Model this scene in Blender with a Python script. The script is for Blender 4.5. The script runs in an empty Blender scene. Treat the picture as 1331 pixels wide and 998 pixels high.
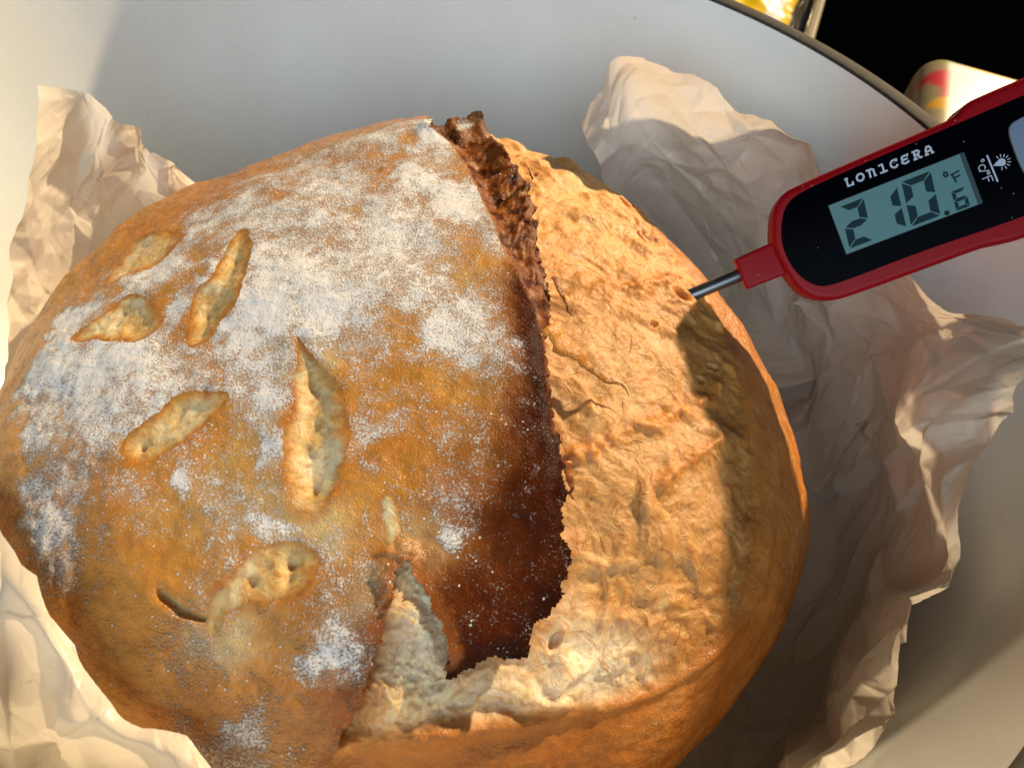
import bpy, bmesh, math, random
import numpy as np
from mathutils import Matrix, Vector
R = math.radians
sc = bpy.context.scene
COL = sc.collection

# ------------------------------------------------------------------ camera
CAM = np.array([0.02838, -0.14184, 0.2023]); RT = np.array([0.98481, 0.13302, 0.11162]); UP = np.array([-0.17365, 0.75441, 0.63302]); FW = np.array([0.0, 0.64279, -0.76604])
cam = bpy.data.cameras.new('camera'); camo = bpy.data.objects.new('camera', cam); COL.objects.link(camo)
M = Matrix.Identity(4)
for i in range(3):
    M[i][0] = RT[i]; M[i][1] = UP[i]; M[i][2] = -FW[i]; M[i][3] = CAM[i]
camo.matrix_world = M
cam.sensor_width = 36; cam.lens = 961/1331*36; cam.clip_start = .005; cam.clip_end = 60
cam.dof.use_dof = True; cam.dof.focus_distance = .152; cam.dof.aperture_fstop = 34
sc.camera = camo
# ------------------------------------------------------------------ light: low sunbeam and the cool light of a window
SUN_AZ, SUN_EL = 55, 30.5
w = bpy.data.worlds.new('World'); sc.world = w; w.use_nodes = True
bg = w.node_tree.nodes['Background']; bg.inputs[0].default_value = (.80, .88, 1, 1); bg.inputs[1].default_value = .022
def aim(o, d): o.rotation_euler = Vector(d).to_track_quat('Z', 'Y').to_euler()
sd = Vector((math.cos(R(SUN_EL))*math.cos(R(SUN_AZ)), math.cos(R(SUN_EL))*math.sin(R(SUN_AZ)), math.sin(R(SUN_EL))))
lb = bpy.data.lights.new('sunbeam', 'SPOT'); lb.energy = 5100; lb.color = (1, .77, .48); lb.shadow_soft_size = .13; lb.spot_size = R(14); lb.spot_blend = .3
lo = bpy.data.objects.new('sunbeam', lb); COL.objects.link(lo); lo.location = sd*8; aim(lo, sd)
wl = bpy.data.lights.new('window_light', 'AREA'); wl.shape = 'RECTANGLE'; wl.size = 1.6; wl.size_y = 1.1; wl.energy = 22.5; wl.color = (.70, .87, 1)
wo = bpy.data.objects.new('window_light', wl); COL.objects.link(wo); wo.location = (-.05, -1.52, .88); aim(wo, (-.05, -1.52, .88))
sc.view_settings.view_transform = 'Standard'; sc.view_settings.look = 'None'
sc.view_settings.exposure = 0; sc.view_settings.gamma = 1
sc.cycles.max_bounces = 8; sc.cycles.use_denoising = True

# ------------------------------------------------------------------ helpers
def tag(o, label=None, cat=None, group=None, kind=None):
    if label: o['label'] = label
    if cat: o['category'] = cat
    if group: o['group'] = group
    if kind: o['kind'] = kind
    return o
def link(name, me, mats=(), parent=None, smooth=True):
    o = bpy.data.objects.new(name, me); COL.objects.link(o)
    for m in (mats if isinstance(mats, (list, tuple)) else (mats,)): me.materials.append(m)
    if smooth is not None: me.polygons.foreach_set('use_smooth', [smooth]*len(me.polygons))
    if parent: o.parent = parent
    return o
def empty(name, loc=(0, 0, 0)):
    o = bpy.data.objects.new(name, None); o.location = loc; o.empty_display_size = .02; COL.objects.link(o); return o
def mesh_np(name, V, Fq, attrs=None):
    me = bpy.data.meshes.new(name)
    V = np.ascontiguousarray(V, np.float32); Fq = np.ascontiguousarray(Fq, np.int32)
    n = Fq.shape[1]
    me.vertices.add(len(V)); me.vertices.foreach_set('co', V.ravel())
    me.loops.add(Fq.size); me.loops.foreach_set('vertex_index', Fq.ravel())
    me.polygons.add(len(Fq)); me.polygons.foreach_set('loop_start', np.arange(0, Fq.size, n, dtype=np.int32))
    me.update(calc_edges=True)
    for k, a in (attrs or {}).items():
        if a.ndim == 2:
            at = me.attributes.new(k, 'FLOAT_COLOR', 'POINT')
            at.data.foreach_set('color', np.c_[a, np.ones(len(a))].astype(np.float32).ravel())
        else:
            at = me.attributes.new(k, 'FLOAT', 'POINT'); at.data.foreach_set('value', a.astype(np.float32))
    return me
def perlin(x, y, seed=0):
    rng = np.random.RandomState(seed); ang = rng.rand(256, 256)*2*np.pi
    gx, gy = np.cos(ang).astype(np.float32), np.sin(ang).astype(np.float32)
    xi = np.floor(x).astype(np.int32); yi = np.floor(y).astype(np.int32); xf = (x-xi).astype(np.float32); yf = (y-yi).astype(np.float32)
    u = xf*xf*xf*(xf*(xf*6-15)+10); v = yf*yf*yf*(yf*(yf*6-15)+10)
    def g(i, j, a, b):
        ii = (xi+i) & 255; jj = (yi+j) & 255
        return gx[ii, jj]*a+gy[ii, jj]*b
    n0 = g(0, 0, xf, yf)*(1-u)+g(1, 0, xf-1, yf)*u
    n1 = g(0, 1, xf, yf-1)*(1-u)+g(1, 1, xf-1, yf-1)*u
    return (n0*(1-v)+n1*v)*1.5
def fbm(x, y, f, o=4, seed=0, gain=.5):
    r = 0; a = 1; t = 0
    for k in range(o):
        r = r+a*perlin(x*f+k*17.3+seed*3.1, y*f-k*9.7+seed*1.7, seed*31+k); t += a; a *= gain; f *= 2.03
    return r/t
def ridged(x, y, f, o=4, seed=0, gain=.5):
    r = 0; a = 1; t = 0
    for k in range(o):
        r = r+a*(1-2*np.abs(perlin(x*f+k*7.7+seed, y*f-k*5.1, seed*37+k))); t += a; a *= gain; f *= 2.03
    return r/t
def sstep(a, b, x):
    t = np.clip((x-a)/(b-a), 0, 1); return t*t*(3-2*t)
def seg_dist(X, Y, pts):
    d = np.full(X.shape, 1e9, np.float32)
    for (ax, ay), (bx, by) in zip(pts[:-1], pts[1:]):
        vx, vy = bx-ax, by-ay; L = vx*vx+vy*vy+1e-12
        t = np.clip(((X-ax)*vx+(Y-ay)*vy)/L, 0, 1)
        d = np.minimum(d, np.hypot(X-ax-t*vx, Y-ay-t*vy))
    return d
def poly_sdf(X, Y, pts):           # positive inside
    pts = list(pts); cl = pts+[pts[0]]
    d = seg_dist(X, Y, cl); ins = np.zeros(X.shape, bool)
    for (ax, ay), (bx, by) in zip(cl[:-1], cl[1:]):
        c = ((ay > Y) != (by > Y)) & (X < (bx-ax)*(Y-ay)/((by-ay) if by != ay else 1e-9)+ax)
        ins ^= c
    return np.where(ins, d, -d)
def smooth_line(pts, n=4, it=2, closed=False):
    for _ in range(it):                                  # corner cutting
        q = []
        P = pts+[pts[0]] if closed else pts
        if not closed: q.append(P[0])
        for a, b in zip(P[:-1], P[1:]):
            q.append([a[0]*.75+b[0]*.25, a[1]*.75+b[1]*.25]); q.append([a[0]*.25+b[0]*.75, a[1]*.25+b[1]*.75])
        if not closed: q.append(P[-1])
        pts = q
    return pts

# node helpers
def mat(name, **kw):
    m = bpy.data.materials.new(name); m.use_nodes = True; b = m.node_tree.nodes['Principled BSDF']
    for k, v in kw.items():
        k = k.replace('_', ' ')
        b.inputs[k].default_value = (*v, 1) if isinstance(v, tuple) and len(v) == 3 and 'Radius' not in k else v
    return m, m.node_tree, b
def N(nt, t, **kw):
    n = nt.nodes.new('ShaderNode'+t)
    for k, v in kw.items():
        if k.startswith('i_'): n.inputs[k[2:].replace('_', ' ')].default_value = v
        else: setattr(n, k, v)
    return n
def noise(nt, vec, scale, detail=4, rough=.5, dist=0):
    n = N(nt, 'TexNoise'); n.inputs['Scale'].default_value = scale; n.inputs['Detail'].default_value = detail
    n.inputs['Roughness'].default_value = rough; n.inputs['Distortion'].default_value = dist
    nt.links.new(vec, n.inputs['Vector']); return n.outputs['Fac']
def math_(nt, op, a, b=None, c=None, clamp=False):
    n = N(nt, 'Math', operation=op, use_clamp=clamp)
    for i, v in enumerate((a, b, c)):
        if v is None: continue
        if hasattr(v, 'node'): nt.links.new(v, n.inputs[i])
        else: n.inputs[i].default_value = v
    return n.outputs[0]
def mrange(nt, v, a, b, c=0, d=1, smooth=True):
    n = N(nt, 'MapRange'); n.interpolation_type = 'SMOOTHSTEP' if smooth else 'LINEAR'
    nt.links.new(v, n.inputs[0])
    for i, q in enumerate((a, b, c, d)):
        if hasattr(q, 'node'): nt.links.new(q, n.inputs[i+1])
        else: n.inputs[i+1].default_value = q
    return n.outputs[0]
def mix(nt, f, a, b, mode='MIX'):
    n = N(nt, 'Mix', data_type='RGBA', blend_type=mode)
    if hasattr(f, 'node'): nt.links.new(f, n.inputs[0])
    else: n.inputs[0].default_value = f
    for i, v in ((6, a), (7, b)):
        if hasattr(v, 'node'): nt.links.new(v, n.inputs[i])
        else: n.inputs[i].default_value = (*v, 1)
    return n.outputs[2]
def bump(nt, h, dist, strength=1, nrm=None):
    n = N(nt, 'Bump'); n.inputs['Strength'].default_value = strength; n.inputs['Distance'].default_value = dist
    nt.links.new(h, n.inputs['Height'])
    if nrm: nt.links.new(nrm, n.inputs['Normal'])
    return n.outputs[0]
def objc(nt): return N(nt, 'TexCoord').outputs['Object']

# ------------------------------------------------------------------ materials
def enamel():
    m, nt, b = mat('cream_enamel', Roughness=.22)
    v = objc(nt); n1 = noise(nt, v, 14, 5, .6); n2 = noise(nt, v, 60, 4, .6)
    c = mix(nt, mrange(nt, n1, .35, .7), (.79, .84, .84), (.76, .78, .75))
    c = mix(nt, mrange(nt, n2, .68, .8, 0, .35), c, (.42, .34, .22))
    n3 = noise(nt, v, 420, 2, .5); c = mix(nt, mrange(nt, n3, .76, .8, 0, .6), c, (.25, .16, .08))
    nt.links.new(c, b.inputs['Base Color'])
    nt.links.new(mrange(nt, n1, .3, .7, .16, .34), b.inputs['Roughness'])
    nt.links.new(bump(nt, noise(nt, v, 35, 2), .0012, .25), b.inputs['Normal'])
    return m
def iron():
    m, nt, b = mat('black_iron_rim', Roughness=.75); b.inputs['Specular IOR Level'].default_value = .15
    v = objc(nt); n = noise(nt, v, 500, 4, .6)
    nt.links.new(mix(nt, n, (.03, .028, .027), (.085, .07, .055)), b.inputs['Base Color'])
    nt.links.new(bump(nt, n, .0002, .6), b.inputs['Normal']); return m
def outer():
    m, nt, b = mat('dark_outer_enamel', Base_Color=(.02, .018, .017), Roughness=.3); return m
def table():
    m, nt, b = mat('black_worktop', Base_Color=(.0004, .0004, .0005), Roughness=.9)
    b.inputs['Specular IOR Level'].default_value = .0
    v = objc(nt); nt.links.new(mix(nt, noise(nt, v, 300), (.0003, .0003, .0004), (.0008, .0008, .0008)), b.inputs['Base Color']); return m
def bread(kind):
    m, nt, b = mat('bread_'+kind, Roughness=.62)
    v = objc(nt)
    at = N(nt, 'Attribute', attribute_name='col'); col = at.outputs['Color']
    fine = noise(nt, v, 900, 4, .65); med = noise(nt, v, 220, 4, .6)
    if kind == 'crust':
        col = mix(nt, mrange(nt, med, .35, .7, 0, .42), col, mix(nt, 1., col, (.62, .45, .30), 'MULTIPLY'))
        col = mix(nt, mrange(nt, fine, .3, .7, 0, .35), col, mix(nt, 1., col, (1.35, 1.3, 1.2), 'MULTIPLY'))
        fl = N(nt, 'Attribute', attribute_name='flour').outputs['Fac']
        g1 = noise(nt, v, 2300, 2, .7); g2 = noise(nt, v, 260, 6, .7)
        s = math_(nt, 'ADD', fl, math_(nt, 'MULTIPLY_ADD', g1, 2.0, -1.0))
        s = math_(nt, 'ADD', s, math_(nt, 'MULTIPLY_ADD', g2, 1.7, -.85))
        f = mrange(nt, s, .26, .86, 0, .93)
        # rare loose grains
        vo = N(nt, 'TexVoronoi', feature='F1'); vo.inputs['Scale'].default_value = 980; nt.links.new(v, vo.inputs['Vector'])
        gr = mrange(nt, vo.outputs['Distance'], .16, .30, 1, 0)
        sep = N(nt, 'SeparateColor'); nt.links.new(vo.outputs['Color'], sep.inputs[0])
        thr = math_(nt, 'MULTIPLY_ADD', fl, -.80, .988)
        gr = math_(nt, 'MULTIPLY', gr, math_(nt, 'GREATER_THAN', sep.outputs[0], thr))
        f = math_(nt, 'MAXIMUM', f, math_(nt, 'MULTIPLY', gr, .8))
        haze = mrange(nt, fl, .15, .8, 0, .30)
        col2 = mix(nt, haze, col, (.60, .50, .44))
        out = mix(nt, f, col2, mix(nt, fine, (.76, .76, .77), (.94, .93, .92)))
        nt.links.new(out, b.inputs['Base Color'])
        nt.links.new(mrange(nt, f, 0, 1, .25, .95), b.inputs['Roughness'])
        sc_ = N(nt, 'SeparateColor'); nt.links.new(at.outputs['Color'], sc_.inputs[0]); nt.links.new(mrange(nt, sc_.outputs[0], .05, .5, .05, .42), b.inputs['Specular IOR Level'])
        bl = N(nt, 'TexVoronoi', feature='F1'); bl.inputs['Scale'].default_value = 420; nt.links.new(v, bl.inputs['Vector'])
        blh = mrange(nt, bl.outputs['Distance'], .12, .42, 1, 0)
        med = math_(nt, 'MULTIPLY_ADD', blh, .45, med)
        bm1 = bump(nt, math_(nt, 'ADD', math_(nt, 'MULTIPLY', med, .6), fine), .00035, .55)
        nt.links.new(bump(nt, math_(nt, 'MULTIPLY_ADD', g1, .5, f), .0005, .8, bm1), b.inputs['Normal'])
    else:
        w = N(nt, 'TexNoise'); w.inputs['Scale'].default_value = 300; w.inputs['Detail'].default_value = 6; w.inputs['Roughness'].default_value = .62; w.inputs['Distortion'].default_value = 2.6; nt.links.new(v, w.inputs['Vector'])
        col = mix(nt, mrange(nt, w.outputs['Fac'], .45, .64, 0, .75), col, mix(nt, 1., col, (.84, .58, .32), 'MULTIPLY'))
        col = mix(nt, mrange(nt, fine, .35, .7, 0, .3), col, mix(nt, 1., col, (1.25, 1.25, 1.2), 'MULTIPLY'))
        nt.links.new(col, b.inputs['Base Color'])
        b.inputs['Specular IOR Level'].default_value = .45; b.inputs['Roughness'].default_value = .48
        b.inputs['Subsurface Weight'].default_value = .6; b.inputs['Subsurface Radius'].default_value = (1., .5, .2); b.inputs['Subsurface Scale'].default_value = .0035
        vo = N(nt, 'TexVoronoi', feature='SMOOTH_F1'); vo.inputs['Scale'].default_value = 230; vo.inputs['Smoothness'].default_value = .4
        wv = N(nt, 'VectorMath', operation='MULTIPLY_ADD'); 
        nc = N(nt, 'TexNoise'); nc.inputs['Scale'].default_value = 150; nt.links.new(v, nc.inputs['Vector'])
        nt.links.new(nc.outputs['Color'], wv.inputs[0]); wv.inputs[1].default_value = (.01, .01, .01); nt.links.new(v, wv.inputs[2]); nt.links.new(wv.outputs[0], vo.inputs['Vector'])
        h = math_(nt, 'ADD', math_(nt, 'MULTIPLY', w.outputs['Fac'], 1.), math_(nt, 'MULTIPLY', vo.outputs['Distance'], .5))
        nt.links.new(bump(nt, math_(nt, 'MULTIPLY_ADD', fine, .35, h), .0008, .5), b.inputs['Normal'])
    return m
def paper():
    m, nt, b = mat('parchment', Roughness=.27)
    v = objc(nt); n = noise(nt, v, 900, 3, .6); n2 = noise(nt, v, 25, 4, .6)
    c = mix(nt, mrange(nt, n2, .3, .75), (.89, .82, .71), (.82, .74, .62))
    nt.links.new(c, b.inputs['Base Color'])
    b.inputs['Specular IOR Level'].default_value = .5
    nt.links.new(bump(nt, math_(nt, 'ADD', math_(nt, 'MULTIPLY', noise(nt, v, 160, 5, .7), .6), math_(nt, 'MULTIPLY', n, .10)), .0005, .25), b.inputs['Normal'])
    tr = N(nt, 'BsdfTranslucent'); nt.links.new(c, tr.inputs[0])
    ms = N(nt, 'MixShader'); ms.inputs[0].default_value = .30
    nt.links.new(b.outputs[0], ms.inputs[1]); nt.links.new(tr.outputs[0], ms.inputs[2])
    nt.links.new(ms.outputs[0], nt.nodes['Material Output'].inputs[0]); return m
def plain(name, c, rough=.5, spec=.5, metal=0., coat=0.):
    m, nt, b = mat(name, Base_Color=c, Roughness=rough, Metallic=metal); b.inputs['Specular IOR Level'].default_value = spec
    b.inputs['Coat Weight'].default_value = coat
    v = objc(nt); n = noise(nt, v, 400, 4, .6)
    nt.links.new(mix(nt, mrange(nt, n, .3, .7, 0, .25), c, tuple(x*.75 for x in c)), b.inputs['Base Color'])
    nt.links.new(mrange(nt, n, .2, .8, rough*.85, min(1, rough*1.2)), b.inputs['Roughness'])
    return m
def vcol(name, rough=.4, spec=.5):
    m, nt, b = mat(name, Roughness=rough); at = N(nt, 'Attribute', attribute_name='col')
    nt.links.new(at.outputs['Color'], b.inputs['Base Color']); return m
M_EN, M_IR, M_OU, M_TB, M_PA = enamel(), iron(), outer(), table(), paper()
M_CRUST, M_CRUMB = bread('crust'), bread('crumb')

# ------------------------------------------------------------------ worktop
me = mesh_np('worktop', np.array([(-3, -3, -.014), (3, -3, -.014), (3, 3, -.014), (-3, 3, -.014)], float), np.array([[0, 1, 2, 3]]))
tag(link('worktop', me, M_TB), kind='structure')

# ------------------------------------------------------------------ pot
def lathe(prof, n=256):
    a = np.linspace(0, 2*np.pi, n, endpoint=False); P = np.array(prof)
    V = np.stack([np.outer(P[:, 0], np.cos(a)), np.outer(P[:, 0], np.sin(a)), np.outer(P[:, 1], np.ones(n))], -1).reshape(-1, 3)
    F = []
    for i in range(len(P)-1):
        for j in range(n):
            k = (j+1) % n; F.append((i*n+j, i*n+k, (i+1)*n+k, (i+1)*n+j))
    return V, np.array(F)
pot = empty('enamel_pot', (0, 0, -.012))
tag(pot, 'large round pot with pale enamel inside and dark rim around the loaf', 'pot')
dz = .012
prof = [(.0005, 0)]+[(.117*k/8, 0) for k in range(1, 9)]+[(.117+.02*math.sin(R(t)), .02-.02*math.cos(R(t))) for t in range(10, 91, 10)]
prof += [(.137+.013*k/12, .02+.078*k/12) for k in range(1, 13)]
V, F = lathe([(r, z+dz) for r, z in prof]); link('enamel_interior', mesh_np('enamel_interior', V, F), M_EN, pot)
V, F = lathe([(r, z+dz) for r, z in [(.1500, .098), (.1503, .0985), (.1510, .0988), (.1535, .0989), (.1558, .0988), (.1568, .0983), (.1573, .0974), (.1573, .095)]])
link('iron_rim', mesh_np('iron_rim', V, F), M_IR, pot)
V, F = lathe([(r, z+dz) for r, z in [(.1569, .0955), (.1555, .07), (.1500, .03), (.143, .002), (.12, -.009), (.06, -.0115), (.0005, -.0115)]])
link('outer_body', mesh_np('outer_body', V, F), M_OU, pot)

# ------------------------------------------------------------------ loaf
RM = np.array([0.101, 0.094, 0.0961, 0.1027, 0.1075, 0.0991, 0.0904, 0.0984, 0.1011, 0.0975, 0.1029, 0.1101, 0.1105, 0.1088, 0.1035, 0.1061]); (CX, CY), ZB, HH = [0.00489, -0.02046], .040, .050
def rm(ph):
    K = len(RM); x = (ph/(2*np.pi)*K) % K; i = np.floor(x).astype(int) % K; f = x-np.floor(x)
    p0, p1, p2, p3 = RM[(i-1) % K], RM[i], RM[(i+1) % K], RM[(i+2) % K]
    return ((-p0+3*p1-3*p2+p3)*f**3+(3*p0-6*p1+3*p2)*f**2+(-3*p0+3*p2)*f+(p0+4*p1+p2))/6
def dome(px, py):
    s = np.hypot(px, py); ph = np.arctan2(py, px); t = s*np.pi/2
    r = rm(ph)*np.sin(t)*(1+.06*np.sin(2*t)**2)
    z = ZB+np.where(t < np.pi/2, HH, ZB-.003)*np.cos(t)
    return np.stack([CX+r*np.cos(ph), CY+r*np.sin(ph), z], -1)
STEP = .0022
gx = np.concatenate([np.arange(-1.4, -.9, .02), np.arange(-.9, 1.0, STEP), np.arange(1.0, 1.41, .02)])
gy = np.concatenate([np.arange(-1.4, -.82, .02), np.arange(-.82, .86, STEP), np.arange(.86, 1.41, .02)])
X, Y = np.meshgrid(gx, gy)
B = dome(X, Y)
du = np.gradient(B, axis=1)/np.gradient(X, axis=1)[..., None]; dv = np.gradient(B, axis=0)/np.gradient(Y, axis=0)[..., None]
NR = np.cross(du, dv); NR /= np.linalg.norm(NR, axis=-1, keepdims=True)+1e-12
S = np.hypot(X, Y)
EDGE_R = [[-0.052, 0.308], [-0.03, 0.343], [0.012, 0.385], [0.06, 0.288], [0.093, 0.245], [0.107, 0.228], [0.137, 0.157], [0.163, 0.048], [0.17, -0.028], [0.173, -0.062], [0.17, -0.105], [0.185, -0.172], [0.198, -0.228], [0.21, -0.26], [0.21, -0.302], [0.222, -0.34], [0.23, -0.37], [0.225, -0.397], [0.205, -0.43], [0.2, -0.458], [0.165, -0.47], [0.127, -0.49]]
EDGE_L = [[0.123, -0.465], [0.103, -0.43], [0.083, -0.402], [0.065, -0.385], [0.058, -0.392], [0.058, -0.427], [0.058, -0.465], [0.055, -0.507], [0.048, -0.55], [0.04, -0.583], [0.035, -0.617]]
EAR = [[-0.055, 0.295], [-0.022, 0.275], [0.01, 0.228], [0.042, 0.157], [0.073, 0.095], [0.103, 0.032], [0.127, -0.032], [0.147, -0.073], [0.163, -0.115], [0.175, -0.175], [0.188, -0.23]]
CUTS = {"a": [[-0.502, -0.035], [-0.495, 0.035], [-0.495, 0.078], [-0.407, 0.075], [-0.377, 0.052], [-0.387, -0.008], [-0.43, -0.032], [-0.478, -0.055]], "b": [[-0.475, -0.175], [-0.465, -0.153], [-0.438, -0.127], [-0.42, -0.093], [-0.39, -0.083], [-0.343, -0.115], [-0.32, -0.145], [-0.333, -0.165], [-0.355, -0.18], [-0.412, -0.175]], "c": [[-0.27, -0.18], [-0.287, -0.137], [-0.3, -0.085], [-0.28, -0.06], [-0.282, -0.002], [-0.282, 0.048], [-0.26, 0.032], [-0.24, -0.018], [-0.228, -0.083], [-0.23, -0.13], [-0.24, -0.175], [-0.255, -0.182]], "d": [[-0.287, -0.323], [-0.277, -0.3], [-0.257, -0.272], [-0.252, -0.252], [-0.215, -0.235], [-0.172, -0.232], [-0.175, -0.255], [-0.198, -0.282], [-0.212, -0.307], [-0.238, -0.33], [-0.262, -0.335]], "e": [[-0.127, -0.145], [-0.1, -0.165], [-0.07, -0.185], [-0.042, -0.218], [-0.028, -0.252], [-0.018, -0.302], [-0.025, -0.338], [-0.045, -0.35], [-0.065, -0.345], [-0.083, -0.297], [-0.095, -0.265], [-0.093, -0.228], [-0.103, -0.192]], "f": [[-0.117, -0.448], [-0.1, -0.425], [-0.093, -0.405], [-0.075, -0.385], [-0.047, -0.375], [-0.025, -0.382], [-0.018, -0.395], [-0.022, -0.425], [-0.042, -0.44], [-0.077, -0.45], [-0.093, -0.46], [-0.1, -0.495], [-0.113, -0.475]], "g": [[0.03, -0.312], [0.045, -0.333], [0.05, -0.357], [0.045, -0.377], [0.038, -0.362], [0.028, -0.33]], "h": [[-0.172, -0.453], [-0.16, -0.453], [-0.135, -0.463], [-0.115, -0.468], [-0.117, -0.473], [-0.137, -0.475], [-0.16, -0.463]]}
CRUMB = [[-0.12, 0.62], [-0.02, 0.74], [0.15, 0.74], [0.3, 0.66], [0.44, 0.54], [0.425, 0.338], [0.48, 0.24], [0.5, 0.143], [0.508, 0.032], [0.508, -0.075], [0.51, -0.175], [0.53, -0.267], [0.535, -0.34], [0.502, -0.427], [0.455, -0.487], [0.393, -0.512], [0.305, -0.53], [0.245, -0.537], [0.157, -0.545], [0.113, -0.557], [0.068, -0.573], [0.048, -0.6], [0.038, -0.63], [0.0, -0.66], [-0.2, -0.5], [-0.2, 0.3]]
LIP = [[0.56, -0.262], [0.562, -0.348], [0.518, -0.44], [0.45, -0.492], [0.387, -0.515], [0.305, -0.532], [0.248, -0.54], [0.16, -0.55], [0.113, -0.562]]
GROOVE = [[0.407, 0.062], [0.445, 0.0], [0.465, -0.09], [0.485, -0.182], [0.495, -0.272], [0.485, -0.367], [0.44, -0.453]]
RIDGES = [[[0.26, 0.055], [0.288, 0.085], [0.36, 0.123], [0.42, 0.195]], [[0.23, -0.225], [0.3, -0.17], [0.365, -0.125], [0.45, -0.042]], [[0.34, -0.235], [0.38, -0.2], [0.43, -0.145]]]
PALE = [[0.25, -0.395], [0.27, -0.402], [0.397, -0.453], [0.42, -0.51], [0.242, -0.527], [0.078, -0.547], [0.068, -0.5], [0.065, -0.382], [0.107, -0.392], [0.145, -0.49], [0.218, -0.46]]
GAPC = [[0.068, -0.39], [0.08, -0.422], [0.097, -0.47], [0.095, -0.515]]
FLOUR = [[-0.04, 0.302, 0.054, 0.8], [0.025, 0.137, 0.061, 0.85], [-0.047, 0.048, 0.081, 0.7], [-0.113, 0.073, 0.081, 0.7], [-0.105, -0.105, 0.061, 0.9], [-0.172, -0.123, 0.068, 0.9], [-0.257, 0.208, 0.081, 0.55], [-0.33, 0.117, 0.061, 0.6], [-0.382, -0.032, 0.047, 0.75], [-0.502, -0.113, 0.054, 0.95], [-0.482, -0.225, 0.054, 0.95], [-0.402, -0.225, 0.061, 0.85], [-0.345, -0.208, 0.054, 0.9], [-0.325, -0.117, 0.03, 0.85], [-0.335, -0.287, 0.061, 0.7], [-0.435, -0.318, 0.041, 0.6], [-0.34, -0.43, 0.043, 0.7], [-0.333, -0.365, 0.061, 0.5], [-0.182, -0.34, 0.019, 0.65], [0.01, -0.057, 0.047, 0.55], [0.058, -0.103, 0.047, 0.75], [0.095, -0.125, 0.034, 0.5], [-0.12, -0.235, 0.03, 0.7], [-0.103, -0.285, 0.019, 0.8], [-0.15, -0.192, 0.054, 0.6], [-0.245, -0.215, 0.061, 0.5], [-0.067, -0.12, 0.061, 0.55], [-0.052, -0.01, 0.081, 0.6], [0.012, -0.225, 0.03, 0.5], [0.083, -0.295, 0.034, 0.4], [0.103, -0.34, 0.016, 0.7], [0.097, 0.052, 0.034, 0.5], [0.08, 0.21, 0.022, 0.6], [0.14, -0.143, 0.016, 0.7], [0.15, -0.22, 0.014, 0.6], [0.038, -0.478, 0.03, 0.65], [0.015, -0.443, 0.022, 0.55], [-0.075, -0.377, 0.022, 0.6], [-0.125, -0.348, 0.041, 0.35], [-0.07, -0.595, 0.043, 0.6], [-0.04, -0.608, 0.034, 0.5], [-0.107, -0.49, 0.041, 0.3], [-0.238, -0.28, 0.038, 0.4], [0.17, -0.29, 0.011, 0.6], [-0.242, -0.365, 0.047, 0.3], [-0.01, -0.39, 0.041, 0.25], [0.165, -0.438, 0.035, 0.35], [-0.13, 0.298, 0.068, 0.5], [-0.29, -0.05, 0.022, 0.8], [-0.228, -0.035, 0.047, 0.7], [0.08, 0.103, 0.027, 0.6], [-0.103, -0.15, 0.024, 0.8], [0.075, -0.235, 0.027, 0.3], [-0.4, -0.395, 0.034, 0.4], [-0.4, -0.077, 0.027, 0.6], [0.008, 0.005, 0.041, 0.5], [-0.162, -0.042, 0.074, 0.75], [-0.162, 0.157, 0.068, 0.6], [-0.25, 0.052, 0.068, 0.65], [-0.047, 0.165, 0.061, 0.75], [-0.36, 0.055, 0.034, 0.65], [-0.375, -0.177, 0.041, 0.7], [-0.492, -0.17, 0.047, 0.9], [-0.292, -0.242, 0.054, 0.75]]
DARK = [[0.14, -0.035], [0.167, -0.113], [0.185, -0.192], [0.198, -0.262], [0.203, -0.328], [0.208, -0.372], [0.193, -0.42], [0.163, -0.46], [0.135, -0.478]]
CREAM = [[0.058, -0.41, 0.0455], [-0.09, -0.478, 0.0455], [-0.04, -0.362, 0.052], [0.07, -0.367, 0.0455], [-0.087, -0.175, 0.039]]
ex, ey = EDGE_R[0]
flap_poly = EDGE_R+EDGE_L+[[EDGE_L[-1][0]-.03, -.74], [-.1, -1.5], [-1.6, -1.5], [-1.6, 1.5], [ex-.25, 1.5], [ex-.05, ey+.22]]
jag = fbm(X, Y, 26, 4, 3)*.010+fbm(X, Y, 90, 3, 4)*.006
fs = poly_sdf(X, Y, flap_poly)
dR = seg_dist(X, Y, EDGE_R); dL = seg_dist(X, Y, EDGE_L)
fsj = fs+jag*np.where(dR < dL, 1.15, .6)
flap = fsj > 0
low = fbm(X, Y, 3.2, 3, 11); mid = fbm(X, Y, 11, 4, 12); fin = fbm(X, Y, 60, 4, 13)
# ---- flap height in mm
near = np.exp(-(dR/.16)**1.4)
tipf = sstep(-.62, -.40, Y)
h = 2.2+7.2*near*(.35+.65*tipf)+low*2.2+mid*.9+fin*.18
# darker baked edge rolls slightly down
h -= 1.6*np.exp(-(dR/.012)**2)
es = -poly_sdf(X, Y, EAR+[[p[0]+.04, p[1]+.01] for p in EDGE_R[12::-1]]+[[EDGE_R[0][0]+.02, EDGE_R[0][1]+.12], [EAR[0][0]-.01, EAR[0][1]+.12]])
ear = -es                                     # >0 on the torn side strip of the ear
eard = sstep(0, .03, ear)
h += np.where(ear > 0, -2.6*eard+ridged(X*1.5, Y*.5, 50, 4, 21)*.6*eard+fbm(X, Y, 18, 3, 22)*1.3*eard, 0)
h += 2.6*np.exp(-(dR/.018)**2)*sstep(.05, .2, Y)*(1+1.2*fbm(X, Y, 30, 2, 23))
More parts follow.
